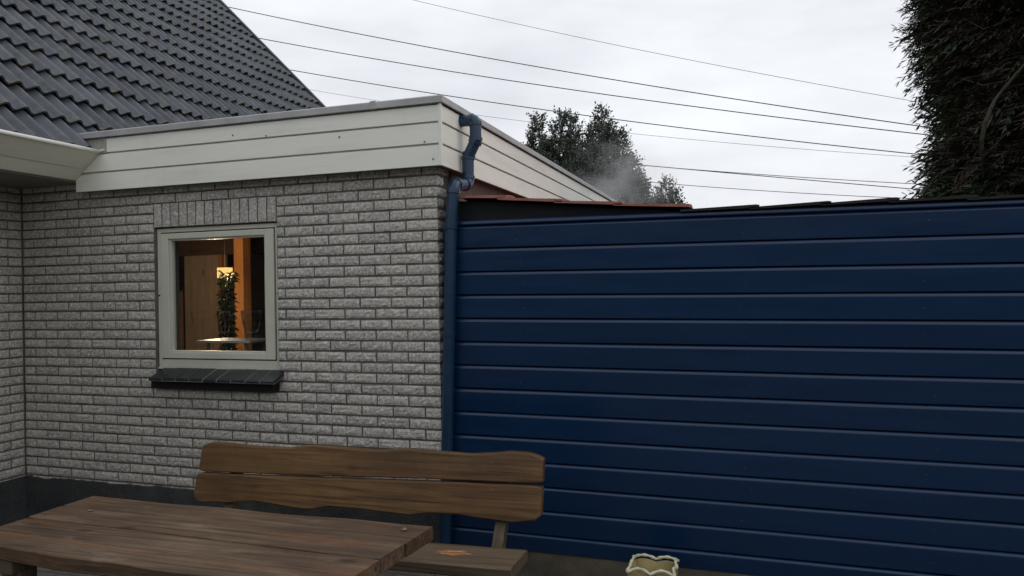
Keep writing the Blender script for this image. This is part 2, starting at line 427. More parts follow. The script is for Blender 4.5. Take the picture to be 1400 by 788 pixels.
# window
fy = WY+.028
def ring(x0, x1, z0, z1, wl, wr, wb, wt, y0, y1):
    mb = MB()
    mb.box(x0, x0+wl, y0, y1, z0, z1); mb.box(x1-wr, x1, y0, y1, z0, z1)
    mb.box(x0+wl, x1-wr, y0, y1, z0, z0+wb); mb.box(x0+wl, x1-wr, y0, y1, z1-wt, z1); return mb
win = ring(-3.733, -2.797, 1.132, 2.036, .026, .026, .050, .026, fy, fy+.09).build('window', M['frame'], ext, bevel=.003)
ring(-3.7065, -2.8235, 1.1825, 2.0095, .006, .006, .006, .006, fy+.006, fy+.03).build('seal', M['gasket'], win)
ring(-3.700, -2.830, 1.189, 2.003, .062, .068, .040, .038, fy-.008, fy+.05).build('sash', M['frame'], win, bevel=.004)
ring(-3.638, -2.898, 1.229, 1.965, .010, .010, .010, .010, fy+.006, fy+.045).build('glazing_bead', M['frame'], win, bevel=.003)
MB().box(-3.740, -2.788, fy-.006, fy+.02, 1.120, 1.1315).build('drip_rail', M['frame'], win)
k = NT('window_glass'); g = k.n('BsdfGlossy'); g.inputs['Roughness'].default_value = .01; t = k.n('BsdfTransparent'); t.inputs['Color'].default_value = (.93, .95, .93, 1)
fz = k.n('Fresnel'); fz.inputs['IOR'].default_value = 1.25; s = k.n('MixShader'); k.l(fz.outputs[0], s.inputs[0]); k.l(t.outputs[0], s.inputs[1]); k.l(g.outputs[0], s.inputs[2]); k.l(s.outputs[0], k.o.inputs['Surface'])
M['glass'] = k.m
MB().add([(-3.63, fy+.028, 1.236), (-2.906, fy+.028, 1.236), (-2.906, fy+.028, 1.958), (-3.63, fy+.028, 1.958)], [(0, 1, 2, 3)]).build('pane', M['glass'], win)
for x in (-3.722, -2.808):
    MB().tube([(x, fy-.003, 1.60), (x, fy+.002, 1.60)], .006, 8).build('plug', M['gasket'], win)
# sill of glazed tiles on a black bed
sill = MB().box(-3.727, -2.80, WY-.05, WY+.09, 1.000, 1.062).build('sill', M['sillbed'], ext)
pr = [(3.775, 1.058), (3.772, 1.068), (3.778, 1.076), (3.905, 1.128), (3.905, 1.108), (3.80, 1.060)]
for i in range(9):
    x0 = -3.694+i*.1048
    dz = rnd.uniform(-.0015, .0015)
    MB().loft([[(x0+.0025, y, z+dz) for y, z in pr], [(x0+.1023, y, z+dz) for y, z in pr]]).build('sill_tile', M['sill'], sill, bevel=.002)
MB().extrude([(-3.69, y+.002, z-.0022) for y, z in pr], (.935, 0, 0)).build('sill_grout', m_simple('pale_grout', (.32, .32, .32), .9), sill)

# room behind the window
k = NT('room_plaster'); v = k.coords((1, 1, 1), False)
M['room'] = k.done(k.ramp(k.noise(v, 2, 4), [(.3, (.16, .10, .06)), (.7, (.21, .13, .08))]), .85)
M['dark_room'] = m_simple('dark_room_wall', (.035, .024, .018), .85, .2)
M['panel'] = m_wood('room_panel_wood', (.34, .23, .15), (.46, .33, .22), (.54, .40, .28), None, 2, .5)
M['orange'] = m_wood('orange_post_wood', (.30, .12, .035), (.46, .19, .055), (.55, .24, .08), None, 2, .4)
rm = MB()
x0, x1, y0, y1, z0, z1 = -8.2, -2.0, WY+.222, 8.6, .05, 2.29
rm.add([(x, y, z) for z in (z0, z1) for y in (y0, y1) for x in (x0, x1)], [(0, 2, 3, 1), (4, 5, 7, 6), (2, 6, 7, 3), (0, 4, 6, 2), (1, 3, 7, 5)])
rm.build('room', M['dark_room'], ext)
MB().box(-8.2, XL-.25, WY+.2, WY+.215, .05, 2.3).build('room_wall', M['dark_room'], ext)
part = MB().box(-6.30, -5.80, 7.0, 7.06, .06, 2.05).build('partition', M['panel'], ext)
MB().box(-8.1, -6.44, 7.0, 7.06, .06, 2.05).build('partition', M['dark_room'], ext)
MB().box(-5.80, -5.755, 6.97, 7.07, .06, 2.05).build('door_post', M['orange'], ext)
MB().box(-8.1, -2.1, 6.94, 7.08, 2.05, 2.285).build('beam', m_simple('beam_wood', (.10, .055, .03), .6, .2), ext)
MB().box(-5.16, -5.045, 6.44, 6.56, .06, 2.28).build('room_post', M['orange'], ext)
MB().box(-4.98, -4.945, 6.7, 6.72, .3, 1.89).build('pale_trim', m_simple('pale_trim_paint', (.4, .4, .38), .6), ext)
MB().box(-3.80, -3.76, 4.12, 4.16, 1.1, 1.63).build('curtain_edge', M['orange'], ext)

# things in the room
def vase(name, x, y, z, r, h, label):
    pr = [(r*.55, 0), (r*.58, .012), (r*.35, .022), (r*.62, .05), (r*.86, h*.55), (r, h), (r-.004, h), (r*.84, h*.55), (r*.58, .058), (.001, .045)]
    n = 20; mb = MB(); rings = [[(x+a*math.cos(2*math.pi*j/n), y+a*math.sin(2*math.pi*j/n), z+b) for j in range(n)] for a, b in pr]
    mb.loft(rings); o = mb.build(name, M['vglass'], None, True, origin=(x, y, z)); tag(o, label, 'vase')
k = NT('clear_glass'); g = k.n('BsdfGlossy'); g.inputs['Roughness'].default_value = .02; t = k.n('BsdfTransparent'); t.inputs['Color'].default_value = (.95, .97, .96, 1)
lw = k.n('LayerWeight'); lw.inputs['Blend'].default_value = .22; s = k.n('MixShader'); mq = k.n('Math', operation='MULTIPLY'); mq.inputs[1].default_value = .45; k.l(lw.outputs['Fresnel'], mq.inputs[0]); k.l(mq.outputs[0], s.inputs[0]); k.l(t.outputs[0], s.inputs[1]); k.l(g.outputs[0], s.inputs[2]); k.l(s.outputs[0], k.o.inputs['Surface']); M['vglass'] = k.m
tb = empty('side_table', (-3.63, 4.6, .05), 'white topped high side table behind the window glass', 'table')
M['white'] = m_simple('white_tabletop', (.62, .66, .70), .35, .05)
M['greyleg'] = m_simple('grey_table_leg', (.22, .24, .25), .5, .1)
MB().box(-3.93, -3.46, 4.47, 4.78, 1.245, 1.263).build('table_top', M['white'], tb, bevel=.004)
for sx in (-3.86, -3.53):
    for sy in (4.52, 4.73):
        MB().tube([(sx, sy, 1.245), (sx+(.04 if sx < -3.7 else -.04)*-1, sy, .055)], .012, 6).build('leg', M['greyleg'], tb)
MB().tube([(-3.80, 4.62, 1.245), (-3.60, 4.62, .8)], .010, 6).build('brace', M['greyleg'], tb)
vase('glass_vase', -3.76, 4.58, 1.2632, .058, .215, 'narrower clear glass vase on the white side table, before the leafy plant')
vase('glass_vase', -3.535, 4.60, 1.2632, .078, .215, 'wider clear glass vase on the white side table, beside the orange post')
# leafy plant
k = NT('leaf_green'); v = k.coords(); rv = k.rnd_value()
M['leaf'] = k.done(k.ramp(rv, [(0, (.05, .09, .04)), (.6, (.10, .16, .07)), (1, (.25, .30, .18))]), .45)
PX, PY = -4.585, 5.62
pot = empty('potted_plant', (PX, PY, .05), 'leafy green house plant in the room seen through the window', 'plant')
mb = MB(); n = 16
mb.loft([[(PX+a*math.cos(2*math.pi*j/n), PY+a*math.sin(2*math.pi*j/n), .051+b) for j in range(n)] for a, b in [(.14, 0), (.19, .34), (.17, .34), (.16, .30)]])
mb.build('pot', m_simple('plant_pot', (.12, .08, .06), .7), pot)
mb = MB()
for q in range(5): mb.tube([(PX, PY, .3), (PX+rnd.uniform(-.05, .05), PY+rnd.uniform(-.05, .05), 1.1), (PX+rnd.uniform(-.04, .04), PY+rnd.uniform(-.04, .04), 1.70)], .006, 5)
mb.build('stem', M['browntile'], pot)
mb = MB()
for q in range(520):
    z = rnd.uniform(.9, 1.80); a = rnd.uniform(0, 6.28); r = .05*rnd.random()**.5
    p = Vector((PX+(.02 if z > 1.72 else 0)+r*math.cos(a), PY+r*math.sin(a), z)); d = Vector((math.cos(a)*.8+rnd.uniform(-.4, .4), math.sin(a)*.8+rnd.uniform(-.4, .4), rnd.uniform(-.5, .6))).normalized()
    s_ = d.cross(Vector((0, 0, 1))).normalized(); l = rnd.uniform(.04, .07); ww = l*.22
    mb.add([p, p+d*l*.5+s_*ww+Vector((0, 0, .01)), p+d*l-Vector((0, 0, l*.2)), p+d*l*.5-s_*ww+Vector((0, 0, .01))], [(0, 1, 2), (0, 2, 3)])
mb.build('leaves', M['leaf'], pot)
# lit lantern
LX = -4.882
ln = empty('room_lantern', (LX+.05, 5.9, 2.285), 'lit yellow square paper lantern hanging in the room behind the window', 'lamp')
k = NT('lantern_paper'); e = k.n('Emission'); e.inputs['Color'].default_value = (1, .62, .2, 1); e.inputs['Strength'].default_value = 1.2; k.l(e.outputs[0], k.o.inputs['Surface'])
MB().box(LX, LX+.098, 5.85, 5.95, 1.757, 1.855).build('shade', k.m, ln)
MB().tube([(LX+.05, 5.9, 2.29), (LX+.05, 5.9, 1.85)], .002, 6).build('cord', M['gasket'], ln)
pl = bpy.data.lights.new('lantern_bulb', 'POINT'); pl.energy = 34; pl.color = (1, .76, .52); pl.shadow_soft_size = .08
plo = bpy.data.objects.new('lantern_bulb', pl); col.objects.link(plo); plo.parent = ln; plo.location = Vector((LX+.05, 5.78, 1.80))-ln.location

# ------------------------------------------------------------------ main house with the tiled roof
EX, EZ = -4.078, 2.538      # eave line
house = empty('tiled_house', (-5.2, 3.0, 0), 'house with a steep dark grey tiled roof above a cream gutter', 'building')
mb = MB(); mb.box(XL-.25, XL-.0075, -1.5, WY+.21, 0, 2.40); mb.box(XL-.25, XL-.01, WY+.21, 9.1, 2.31, 2.40)
hw = mb.build('wall', M['mortar'], house)
items = []
for kk in range(-2, 31):
    zt = J0-CRS*kk; zc = zt-CRS/2
    for (a, b) in course_pieces(3.3, (kk+1) % 2):
        L = b-a; yc = WY-(a+b)/2
        ms, vfs, nom = (FULLM, FULL, BP) if L > BP*.72 else (HALFM, HALF, BP/2)
        i = rnd.randrange(len(ms))
        items.append((i, ms, vfs, (XL+rnd.uniform(-.002, .002), yc, zc), math.pi/2, (L-GAP)/(nom-GAP), a))
lay(items, hw, 'brick', 'far_bricks', 108)
MB().box(XL, XL+.008, .6, WY-.009, 0, .352).build('plinth', M['tar'], house)
# gutter: slanted face, bright rim, board below, soffit
gy0, gy1 = .6, FY-.001
def ystrip(pr, name, mat, bevel=0):
    return MB().loft([[(x, gy0, z) for x, z in pr], [(x, gy1, z) for x, z in pr]]).build(name, mat, house, bevel=bevel)
gut = ystrip([(-4.072, 2.536), (-4.19, 2.440), (-4.36, 2.440), (-4.36, 2.446), (-4.193, 2.446), (-4.078, 2.540)], 'gutter', M['gutter'])
rim = MB().tube([(-4.066, gy0, 2.548), (-4.066, gy1+.018, 2.548)], .013, 10).build('gutter_rim', M['rim'], house, True)
ystrip([(-4.196, 2.4395), (-4.272, 2.373), (-4.290, 2.373), (-4.290, 2.4395)], 'eave_board', M['gutter'])
MB().box(XL+.001, -4.292, gy0, WY+.005, 2.362, 2.374).build('soffit', M['soffit'], house)
MB().tube([(-4.055, FY-.012, 2.552), (-4.02, FY-.012, 2.556)], .006, 6).build('gutter_clip', M['rim'], house)
# roof deck
S2 = math.sqrt(.5); YV = 9.2; Y0 = .8; SL = 7.6
def rp(s, y, h=0): h -= .062; return (EX-s*S2+h*S2, y, EZ+s*S2+h*S2)
mb = MB(); mb.extrude([rp(.22, Y0, -.10), rp(SL, Y0, -.10), rp(SL, Y0, -.20), rp(.22, Y0, -.20)], (0, YV-Y0-.02, 0))
roof = mb.build('roof', M['bitumen'], house)
# one double-wave tile: crest profile along y, length up the slope
WP = .127; TW = 2*WP; EXPO = .30; TL = .385
def tile_vf():
    n = 16; v = []; f = []
    def hgt(t):  # wave: broad pan, round roll
        ph = (t*2) % 1.0
        return .040*(.5-.5*math.cos(2*math.pi*ph))**1.1
    top0 = []; 
    for (s, lift) in ((0, .044), (TL, .0)):
        for i in range(n+1): v.append((s, (i/n)*TW-.5*TW, hgt(i/n)+lift))
    for i in range(n+1): v.append((0, (i/n)*TW-.5*TW, hgt(i/n)*.96+.044-.014))
    W = n+1
    for i in range(n): f.append((i, i+1, W+i+1, W+i)); f.append((i, 2*W+i, 2*W+i+1, i+1))
    # underside lip
    for i in range(n+1): v.append((.075, (i/n)*TW-.5*TW, hgt(i/n)*.96+.042-.015))
    for i in range(n): f.append((2*W+i, 3*W+i, 3*W+i+1, 2*W+i+1))
    # into roof orientation
    v = [(-s*S2+h*S2, y, s*S2+h*S2) for s, y, h in v]
    return v, f
TV = tile_vf()
TM = []
for q in range(3):
    me = bpy.data.meshes.new('roof_tile'); me.from_pydata(TV[0], [], TV[1]); me.update(); me.materials.append(M['tile'])
    bm = bmesh.new(); bm.from_mesh(me); bmesh.ops.recalc_face_normals(bm, faces=bm.faces)
    for fc in bm.faces: fc.smooth = True
    for ed in bm.edges:
        if len(ed.link_faces) == 2 and ed.calc_face_angle(0) > R(50): ed.smooth = False
    bm.to_mesh(me); bm.free()
    TM.append(me)
tiles = []
ph = 3.34+WP/2
nrow = 24
for r_ in range(nrow):
    s = .045+EXPO*r_-(.015 if r_ == 0 else 0)
    ky = math.floor((Y0-ph)/TW)
    y = ph+ky*TW
    while y < YV-TW*.4:
        p = Vector(rp(s, y, 0))
        if y > Y0+TW/2:
            ok = True
            pc = Vector(rp(s+EXPO/2, y, .03)); q = cam_px(pc)
            inview = q is not None and -30 < q[0] < 470 and -30 < q[1] < 210
            hid = y > FY+.1 and (pc.z-CAM.z)/(pc.y) < (2.66-CAM.z)/(FY)  # behind the coping
            area = 1/(pc-CAM).length**2
            if not (y > FY+.3 and p.z < 2.50): tiles.append((0 if (inview and not hid) else 1, -area, p, r_))
        y += TW
tiles.sort(key=lambda t: (t[0], t[1]))
for i, (a_, b_, p, r_) in enumerate(tiles[:300]):
    o = inst('roof_tile', TM[i % 3], p+Vector((0, rnd.uniform(-.003, .003), rnd.uniform(-.005, .005))), roof, rnd.uniform(-.012, .012))
if tiles[300:]:
    mb = MB()
    for (a_, b_, p, r_) in tiles[300:]: mb.add([(p.x+x, p.y+y, p.z+z) for x, y, z in TV[0]], TV[1])
    o = mb.build('far_roof_tiles', M['tile'], roof); tag(o, kind='stuff'); shade_auto(o, 50)
# verge strip on the far gable and the gable wall below
mb = MB(); mb.extrude([rp(0, YV-.035, .075), rp(SL, YV-.035, .075), rp(SL, YV-.035, -.1), rp(0, YV-.035, -.1)], (0, .055, 0)); mb.build('verge', M['tile'], roof)
mb = MB(); mb.extrude([(XL-.26, YV-.25, 2.3), (EX-SL*S2, YV-.25, 2.3), (EX-SL*S2, YV-.25, EZ+SL*S2-.35), (XL-.26, YV-.25, EZ+(EX-XL+.26)-.35)], (0, .1, 0)); mb.build('gable_wall', M['mortar'], house)

# ------------------------------------------------------------------ blue shed
SY = 3.93; SX0, SX1 = -1.70, 2.45
def tz(x): return -.0085*(x+1.57)       # the shed leans a little out of level
shed = empty('blue_shed', (.35, SY, 0), 'low shed clad in dark blue horizontal boards under red roof tiles', 'shed')
mb = MB(); mb.box(SX0+.01, SX1-.01, SY+.03, 6.4, .03, 1.93); mb.build('wall', M['black'], shed)
PITCHB = .1325; ZT = 1.963
for i in range(14):
    zt = ZT-PITCHB*i+.003; zb = ZT-PITCHB*(i+1)+.0095
    if i == 13: zb = .150
    w_ = rnd.uniform(-.0012, .0012)
    pr = [(SY+.012, zt), (SY+.006+w_, zt-.0008), (SY+.0005+w_, zt-.0045), (SY-.0040+w_, zt-.0115), (SY-.0052+w_, zt-.0165), (SY+.0008+w_, zb+.003), (SY+.0025+w_, zb), (SY+.022, zb), (SY+.022, zt)]
    ns = 24; rings = []
    for j in range(ns+1):
        x = SX0+(SX1-SX0)*j/ns; dw = noise.noise(Vector((x*1.3, i*3.1, 0)))*.0016; dz = noise.noise(Vector((x*1.1, i*5.7, 4)))*.0013
        rings.append([(x, y+dw, z+tz(x)+dz) for y, z in pr])
    o = MB().loft(rings).build('board', M['blue'], shed, origin=(0, SY, zt)); shade_auto(o, 4)
# cap strip along the top
pr = [(SY+.02, 1.968), (SY-.010, 1.968), (SY-.014, 1.973), (SY-.013, 1.986), (SY-.006, 1.994), (SY+.03, 1.998), (SY+.03, 1.968)]
MB().loft([[(x, y, z+tz(x)) for y, z in pr] for x in (SX0, SX1)]).build('cap_strip', M['blue'], shed, bevel=.002)
MB().box(SX0, SX1, SY+.006, SY+.06, 0, .168).build('footing', M['concrete'], shed)
mb = MB()
for x in (-1.25, -.06, .77, 1.6):
    for i in range(13):
        xx = x+rnd.uniform(-.03, .03); z = ZT-PITCHB*(i+.5)+tz(x)+rnd.uniform(-.02, .02)
        mb.tube([(xx, SY-.0035, z), (xx, SY+.002, z)], .0032, 6)
tag(mb.build('nail_heads', M['nail'], shed), kind='stuff')
# roof tiles: each course its own height along the verge, falling away from the house
V = [(-1.625, -1.36, 2.137, 2.125), (-1.36, -1.033, 2.112, 2.086), (-1.033, -.71, 2.078, 2.054), (-.71, -.365, 2.046, 2.025),
     (-.365, -.024, 1.994, 2.002), (-.024, .307, 1.991, 2.003), (.307, .605, 1.992, 2.003), (.605, .93, 1.990, 1.998), (.93, 1.26, 1.984, 1.992), (1.26, 1.59, 1.98, 1.988), (1.59, 1.92, 1.976, 1.984), (1.92, 2.25, 1.973, 1.98), (2.25, 2.52, 1.97, 1.976)]
for ci, (xa, xb, za, zb) in enumerate(V):
    red = ci < 4
    for ri in range(9):
        y0 = SY-.03+ri*.28; n = 8; rings = []
        th = .012 if red else .010
        for j in range(n+1):
            y = y0+.278*j/n; h = (.012 if red else .007)*(.5-.5*math.cos(2*math.pi*j/n))**1.3
            e = rnd.uniform(-.001, .001)
            rings.append([(xa-.0, y, za+h-th), (xb+.045, y, zb+h-th-.006), (xb+.047, y, zb+h+e-.003), (xb+.03, y, zb+h+e), (xa, y, za+h+e)])
        o = MB().loft(rings).build('roof_tile', M['redtile'] if red else M['browntile'], shed); shade_auto(o, 35)
bp = [(SX0+.005, 1.94), (-.35, 1.94), (-.35, 1.990), (-.71, 2.028), (-1.36, 2.092), (SX0+.005, 2.118)]
MB().extrude([(x, SY+.035, z) for x, z in bp], (0, .03, 0)).build('barge_board', M['black'], shed)
bp = [(-.34, 1.93), (SX1-.03, 1.93), (SX1-.03, 1.955), (-.34, 1.978)]
MB().extrude([(x, SY+.035, z) for x, z in bp], (0, .03, 0)).build('barge_board', M['black'], shed)
MB().extrude([(SX0+.02, SY+.07, 1.93), (SX1-.03, SY+.07, 1.93), (SX1-.03, SY+.07, 1.95), (-.35, SY+.07, 1.965), (SX0+.02, SY+.07, 2.10)], (0, 2.4, 0)).build('roof_deck', M['black'], shed)

# ------------------------------------------------------------------ blue drain pipe
pipe = empty('drain_pipe', (-1.69, 3.885, 0), 'blue plastic drain pipe with bends at the corner of the brick extension', 'drain pipe')
PR = .0345
def arc(p0, p1, p2, rad, n=6):
    p0, p1, p2 = Vector(p0), Vector(p1), Vector(p2)
    a = (p0-p1).normalized(); b = (p2-p1).normalized()
    th = math.acos(max(-1, min(1, a.dot(b)))); t = min(rad/math.tan(th/2), (p0-p1).length*.48, (p2-p1).length*.48)
    s, e = p1+a*t, p1+b*t
    return [s*(1-u)**2+p1*2*u*(1-u)+e*u*u for u in [i/n for i in range(n+1)]]
P = [Vector(p) for p in ((-1.66, 4.075, 2.598), (-1.548, 4.075, 2.598), (-1.548, 4.075, 2.475), (-1.596, 4.072, 2.385), (-1.598, 4.07, 2.222), (-1.615, 3.885, 2.196), (-1.633, 3.885, 1.96), (-1.708, 3.885, .02))]
bend = [arc(P[i-1], P[i], P[i+1], .05 if i != 1 else .028) for i in range(1, 6)]
st = [(P[0], bend[0][0]), (bend[0][-1], bend[1][0]), (bend[1][-1], bend[2][0]), (bend[2][-1], bend[3][0]), (bend[3][-1], bend[4][0]), (bend[4][-1], P[6]), (P[6], P[7])]
for i, (a, b) in enumerate(st):
    o = MB().tube([a, b], PR if i < 6 else PR*.97, 16).build('pipe_length', M['pipe'], pipe, True); shade_auto(o)
for bnd in bend:
    o = MB().tube(bnd, PR*1.03, 16).build('elbow', M['pipe'], pipe, True); shade_auto(o)
    for q, r_ in ((0, 1), (-1, -2)):
        d = (bnd[r_]-bnd[q]).normalized()
        o = MB().tube([bnd[q]-d*.006, bnd[q]+d*.014], PR*1.17, 16).build('socket_ring', M['pipe'], pipe, True); shade_auto(o)
d = (P[6]-bend[4][-1]).normalized()
o = MB().tube([P[6]-d*.045, P[6]+d*.008], PR*1.09, 16).build('coupling', M['pipe'], pipe); shade_auto(o)
o = MB().tube([P[6]-d*.002, P[6]+d*.012], PR*1.2, 16).build('socket_ring', M['pipe'], pipe); shade_auto(o)
for z in (1.35, .6):
    x = -1.633+(-1.708+1.633)*(1.96-z)/1.94
    o = MB().tube([(x, 3.885, z-.012), (x, 3.885, z+.012)], PR*1.1, 16).build('bracket', M['pipe'], pipe); shade_auto(o)

# ------------------------------------------------------------------ bench
def interp(L, x):
    for (a, b), (c_, d_) in zip(L[:-1], L[1:]):
        if a <= x <= c_:
            t = (x-a)/(c_-a); t = t*t*(3-2*t)*.5+t*.5; return b+(d_-b)*t
    return L[0][1] if x < L[0][0] else L[-1][1]
TOP = [(-2.811, .802), (-2.755, .815), (-2.691, .814), (-2.491, .807), (-2.298, .809), (-2.16, .827), (-2.044, .826), (-1.886, .821), (-1.755, .823), (-1.606, .836), (-1.46, .831), (-1.297, .828), (-1.179, .839), (-1.101, .848), (-1.005, .848), (-.938, .832)]
G1 = [(-2.82, .668), (-.927, .719)]; G2 = [(-2.822, .660), (-.931, .709)]
BOT = [(-2.819, .539), (-2.784, .518), (-2.635, .524), (-2.444, .543), (-2.3, .534), (-2.137, .527), (-2.005, .547), (-1.851, .551), (-1.722, .544), (-1.575, .541), (-1.474, .555), (-1.334, .562), (-1.196, .553), (-1.062, .547), (-.96, .561), (-.933, .578)]
def by(z): return 3.17+(z-.53)*.08/.31
def plank_ring(x, lo, hi, yf, th, b=.006):
    zz = [(lo, b), (lo+b, 0), (hi-b, 0), (hi, b), (hi, th-b), (hi-b, th), (lo+b, th), (lo, th-b)]
    return [(x, yf(z)+o_, z) for z, o_ in zz]
bench = empty('garden_bench', (-1.88, 3.05, 0), 'brown wooden bench with two wavy-edged back planks by the blue pipe', 'bench')
def wavy(lo, hi, xa, xb, name='back_plank'):
    n = 70; rings = []
    for i in range(n+1):
        x = xa+(xb-xa)*i/n
        e = min(x-xa, xb-x); b = .006
        pin = max(0, .010-e)*.6
        rings.append(plank_ring(x, interp(lo, x)+pin+noise.noise(Vector((x*9, 1, lo[0][1])))*.002, interp(hi, x)-pin+noise.noise(Vector((x*9, 5, hi[0][1])))*.002, by, .036, b))
    o = MB().loft(rings).build(name, M['bench'], bench, origin=((xa+xb)/2, 3.2, interp(lo, -1.9))); shade_auto(o, 35)
wavy(G1, TOP, -2.815, -.932); wavy(BOT, G2, -2.822, -.931)
TI = .0215
def bz(x, z): return z+TI*(x+.97)
def slab(name, x0, x1, y0, y1, z0, z1, mat, root, tilt=True, b=.006, origin=True):
    n = 24; rings = []
    for i in range(n+1):
        x = x0+(x1-x0)*i/n; f_ = (lambda z: bz(x, z)) if tilt else (lambda z: z)
        wv = noise.noise(Vector((x*5, y0*7, z0)))*.002
        q = [(y0+wv, z0+b), (y0+b+wv, z0), (y1-b-wv, z0), (y1-wv, z0+b), (y1-wv, z1-b), (y1-b-wv, z1), (y0+b+wv, z1), (y0+wv, z1-b)]
        rings.append([(x, y, f_(z)) for y, z in q])
    o = MB().loft(rings).build(name, mat, root, origin=((x0+x1)/2, y0, z0)); shade_auto(o, 35); return o
# seat plank with the scraped patch
k = NT('seat_wood')
gv = k.coords((1.1, 26, 26)); g = k.noise(gv, 1.6, 7, .62, .7)
c = k.ramp(g, [(.28, (.05, .034, .02)), (.5, (.12, .085, .05)), (.74, (.17, .125, .08))])
v = k.coords((1, 1, 1), False); sx = k.n('SeparateXYZ'); k.l(v, sx.inputs[0])
def ell(cx, cy, rx, ry):
    a = k.n('Math', operation='SUBTRACT'); k.l(sx.outputs[0], a.inputs[0]); a.inputs[1].default_value = cx
    b = k.n('Math', operation='SUBTRACT'); k.l(sx.outputs[1], b.inputs[0]); b.inputs[1].default_value = cy
    a2 = k.n('Math', operation='DIVIDE'); k.l(a.outputs[0], a2.inputs[0]); a2.inputs[1].default_value = rx
    b2 = k.n('Math', operation='DIVIDE'); k.l(b.outputs[0], b2.inputs[0]); b2.inputs[1].default_value = ry
    a3 = k.n('Math', operation='POWER'); k.l(a2.outputs[0], a3.inputs[0]); a3.inputs[1].default_value = 2
    b3 = k.n('Math', operation='POWER'); k.l(b2.outputs[0], b3.inputs[0]); b3.inputs[1].default_value = 2
    s_ = k.n('Math', operation='ADD'); k.l(a3.outputs[0], s_.inputs[0]); k.l(b3.outputs[0], s_.inputs[1]); return s_.outputs[0]
d = ell(.600, .130, .165, .075)
dn = k.n('Math', operation='ADD'); k.l(d, dn.inputs[0])
nn = k.noise(k.coords((14, 60, 60), False), 2.0, 6, .75); n2 = k.n('Math', operation='MULTIPLY'); k.l(nn, n2.inputs[0]); n2.inputs[1].default_value = 1.6; k.l(n2.outputs[0], dn.inputs[1])
mask = k.ramp(dn.outputs[0], [(.85, 1), (1.3, 0)])
oc = k.ramp(k.noise(k.coords((4, 40, 40), False), 2.5, 4), [(.4, (.30, .10, .03)), (.55, (.55, .24, .08)), (.65, (.62, .42, .28))])
c = k.mix(mask, c, oc)
M['seat'] = k.done(c, .6, k.bump(g, .5, .004))
slab('seat_plank', -2.78, -.968, 2.862, 3.098, .412, .462, M['seat'], bench)
slab('seat_plank', -2.78, -.970, 2.60, 2.852, .410, .460, M['seat'], bench) if False else None
for px in (-1.128, -2.62):
    # upright: from the ground, past the seat, to the back planks
    z0 = 0; zt = .80+TI*(px+.97)
    pr = [(3.128, -.004), (3.140, bz(px, .44)), (by(bz(px, .55))+.0355, bz(px, .55)), (by(zt)+.0355, zt), (by(zt)+.083, zt), (by(bz(px, .55))+.09, bz(px, .55)), (3.200, bz(px, .44)), (3.188, -.004)]
    MB().extrude([(px-.026, y, z) for y, z in pr], (.052, 0, 0)).build('back_leg', M['post'], bench, bevel=.004)
    MB().box(px-.026, px+.026, 2.88, 2.945, -.004, bz(px, .413)).build('front_leg', M['post'], bench, bevel=.004)
    MB().box(px-.022, px+.022, 2.944, 3.135, bz(px, .33), bz(px, .41)).build('seat_bearer', M['post'], bench, bevel=.003)
MB().extrude([(-2.62, 3.00, .20), (-2.62, 3.04, .20), (-2.62, 3.04, .27), (-2.62, 3.00, .27)], (1.49, 0, .012)).build('stretcher', M['post'], bench, bevel=.003)

# ------------------------------------------------------------------ table
table = empty('garden_table', (-1.95, 2.22, 0), 'weathered brown plank garden table in front of the wooden bench', 'table')
FR = [(-2.80, 1.935), (-2.557, 1.927), (-2.405, 1.915), (-2.259, 1.903), (-2.012, 1.911), (-1.816, 1.893), (-1.6, 1.905), (-1.4, 1.888), (-1.16, 1.90)]
BK = [(-2.80, 2.535), (-2.70, 2.528), (-2.4, 2.518), (-2.1, 2.530), (-1.8, 2.520), (-1.5, 2.535), (-1.3, 2.530), (-1.14, 2.540)]
EDG = [FR, [(-2.8, 2.060), (-1.14, 2.018)], [(-2.8, 2.215), (-1.14, 2.175)], [(-2.8, 2.372), (-1.14, 2.335)], BK]
zt0, zt1 = .672, .722
for i in range(4):
    lo, hi = EDG[i], EDG[i+1]; n = 40; rings = []; gl = .0015 if i else 0; gh = .0025 if i == 0 else (.001 if i < 3 else 0)
    dz = (0, -.002, .001, 0)[i]
    x0 = -2.79+rnd.uniform(-.006, .006); x1 = -1.160+rnd.uniform(-.0015, .0015)
    for j in range(n+1):
        x = x0+(x1-x0)*j/n; b = .005
        shift = .018*((x-x0)/(x1-x0))
        ya = interp(lo, x)+gl; yb = interp(hi, x)-gh; e = min(x-x0, x1-x); pin = max(0, .008-e)*.5
        ya += pin; yb -= pin
        q = [(ya, zt0+b), (ya+b, zt0), (yb-b, zt0), (yb, zt0+b), (yb, zt1-b*.5), (yb-b*.6, zt1), (ya+b*.6, zt1), (ya, zt1-b*.5)]
        cup = noise.noise(Vector((x*3, i*7, 0)))*.0015
        rings.append([(x+.045*(y-2.53)/.6*(j/n)**3, y, z+dz+cup) for y, z in q])
    o = MB().loft(rings).build('table_plank', M['table'], table, origin=(-2, (1.9, 2.05, 2.2, 2.36)[i], .7)); shade_auto(o, 35)
for lx in (-2.56, -1.40):
    for ly in (1.965, 2.39):
        MB().extrude([(lx-.045, ly, -.004), (lx+.045, ly, -.004), (lx+.045, ly, .62), (lx-.045, ly, .62)], (0, .07, 0)).build('leg', M['post'], table, bevel=.005)
    MB().box(lx-.045, lx+.045, 1.935, 2.50, .6195, .673).build('cross_bearer', M['post'], table, bevel=.004)
MB().box(-2.516, -1.444, 2.19, 2.23, .24, .33).build('stretcher', M['post'], table, bevel=.004)
for lx in (-2.56, -1.40): MB().box(lx-.03, lx+.03, 2.034, 2.391, .23, .34).build('foot_rail', M['post'], table, bevel=.004)
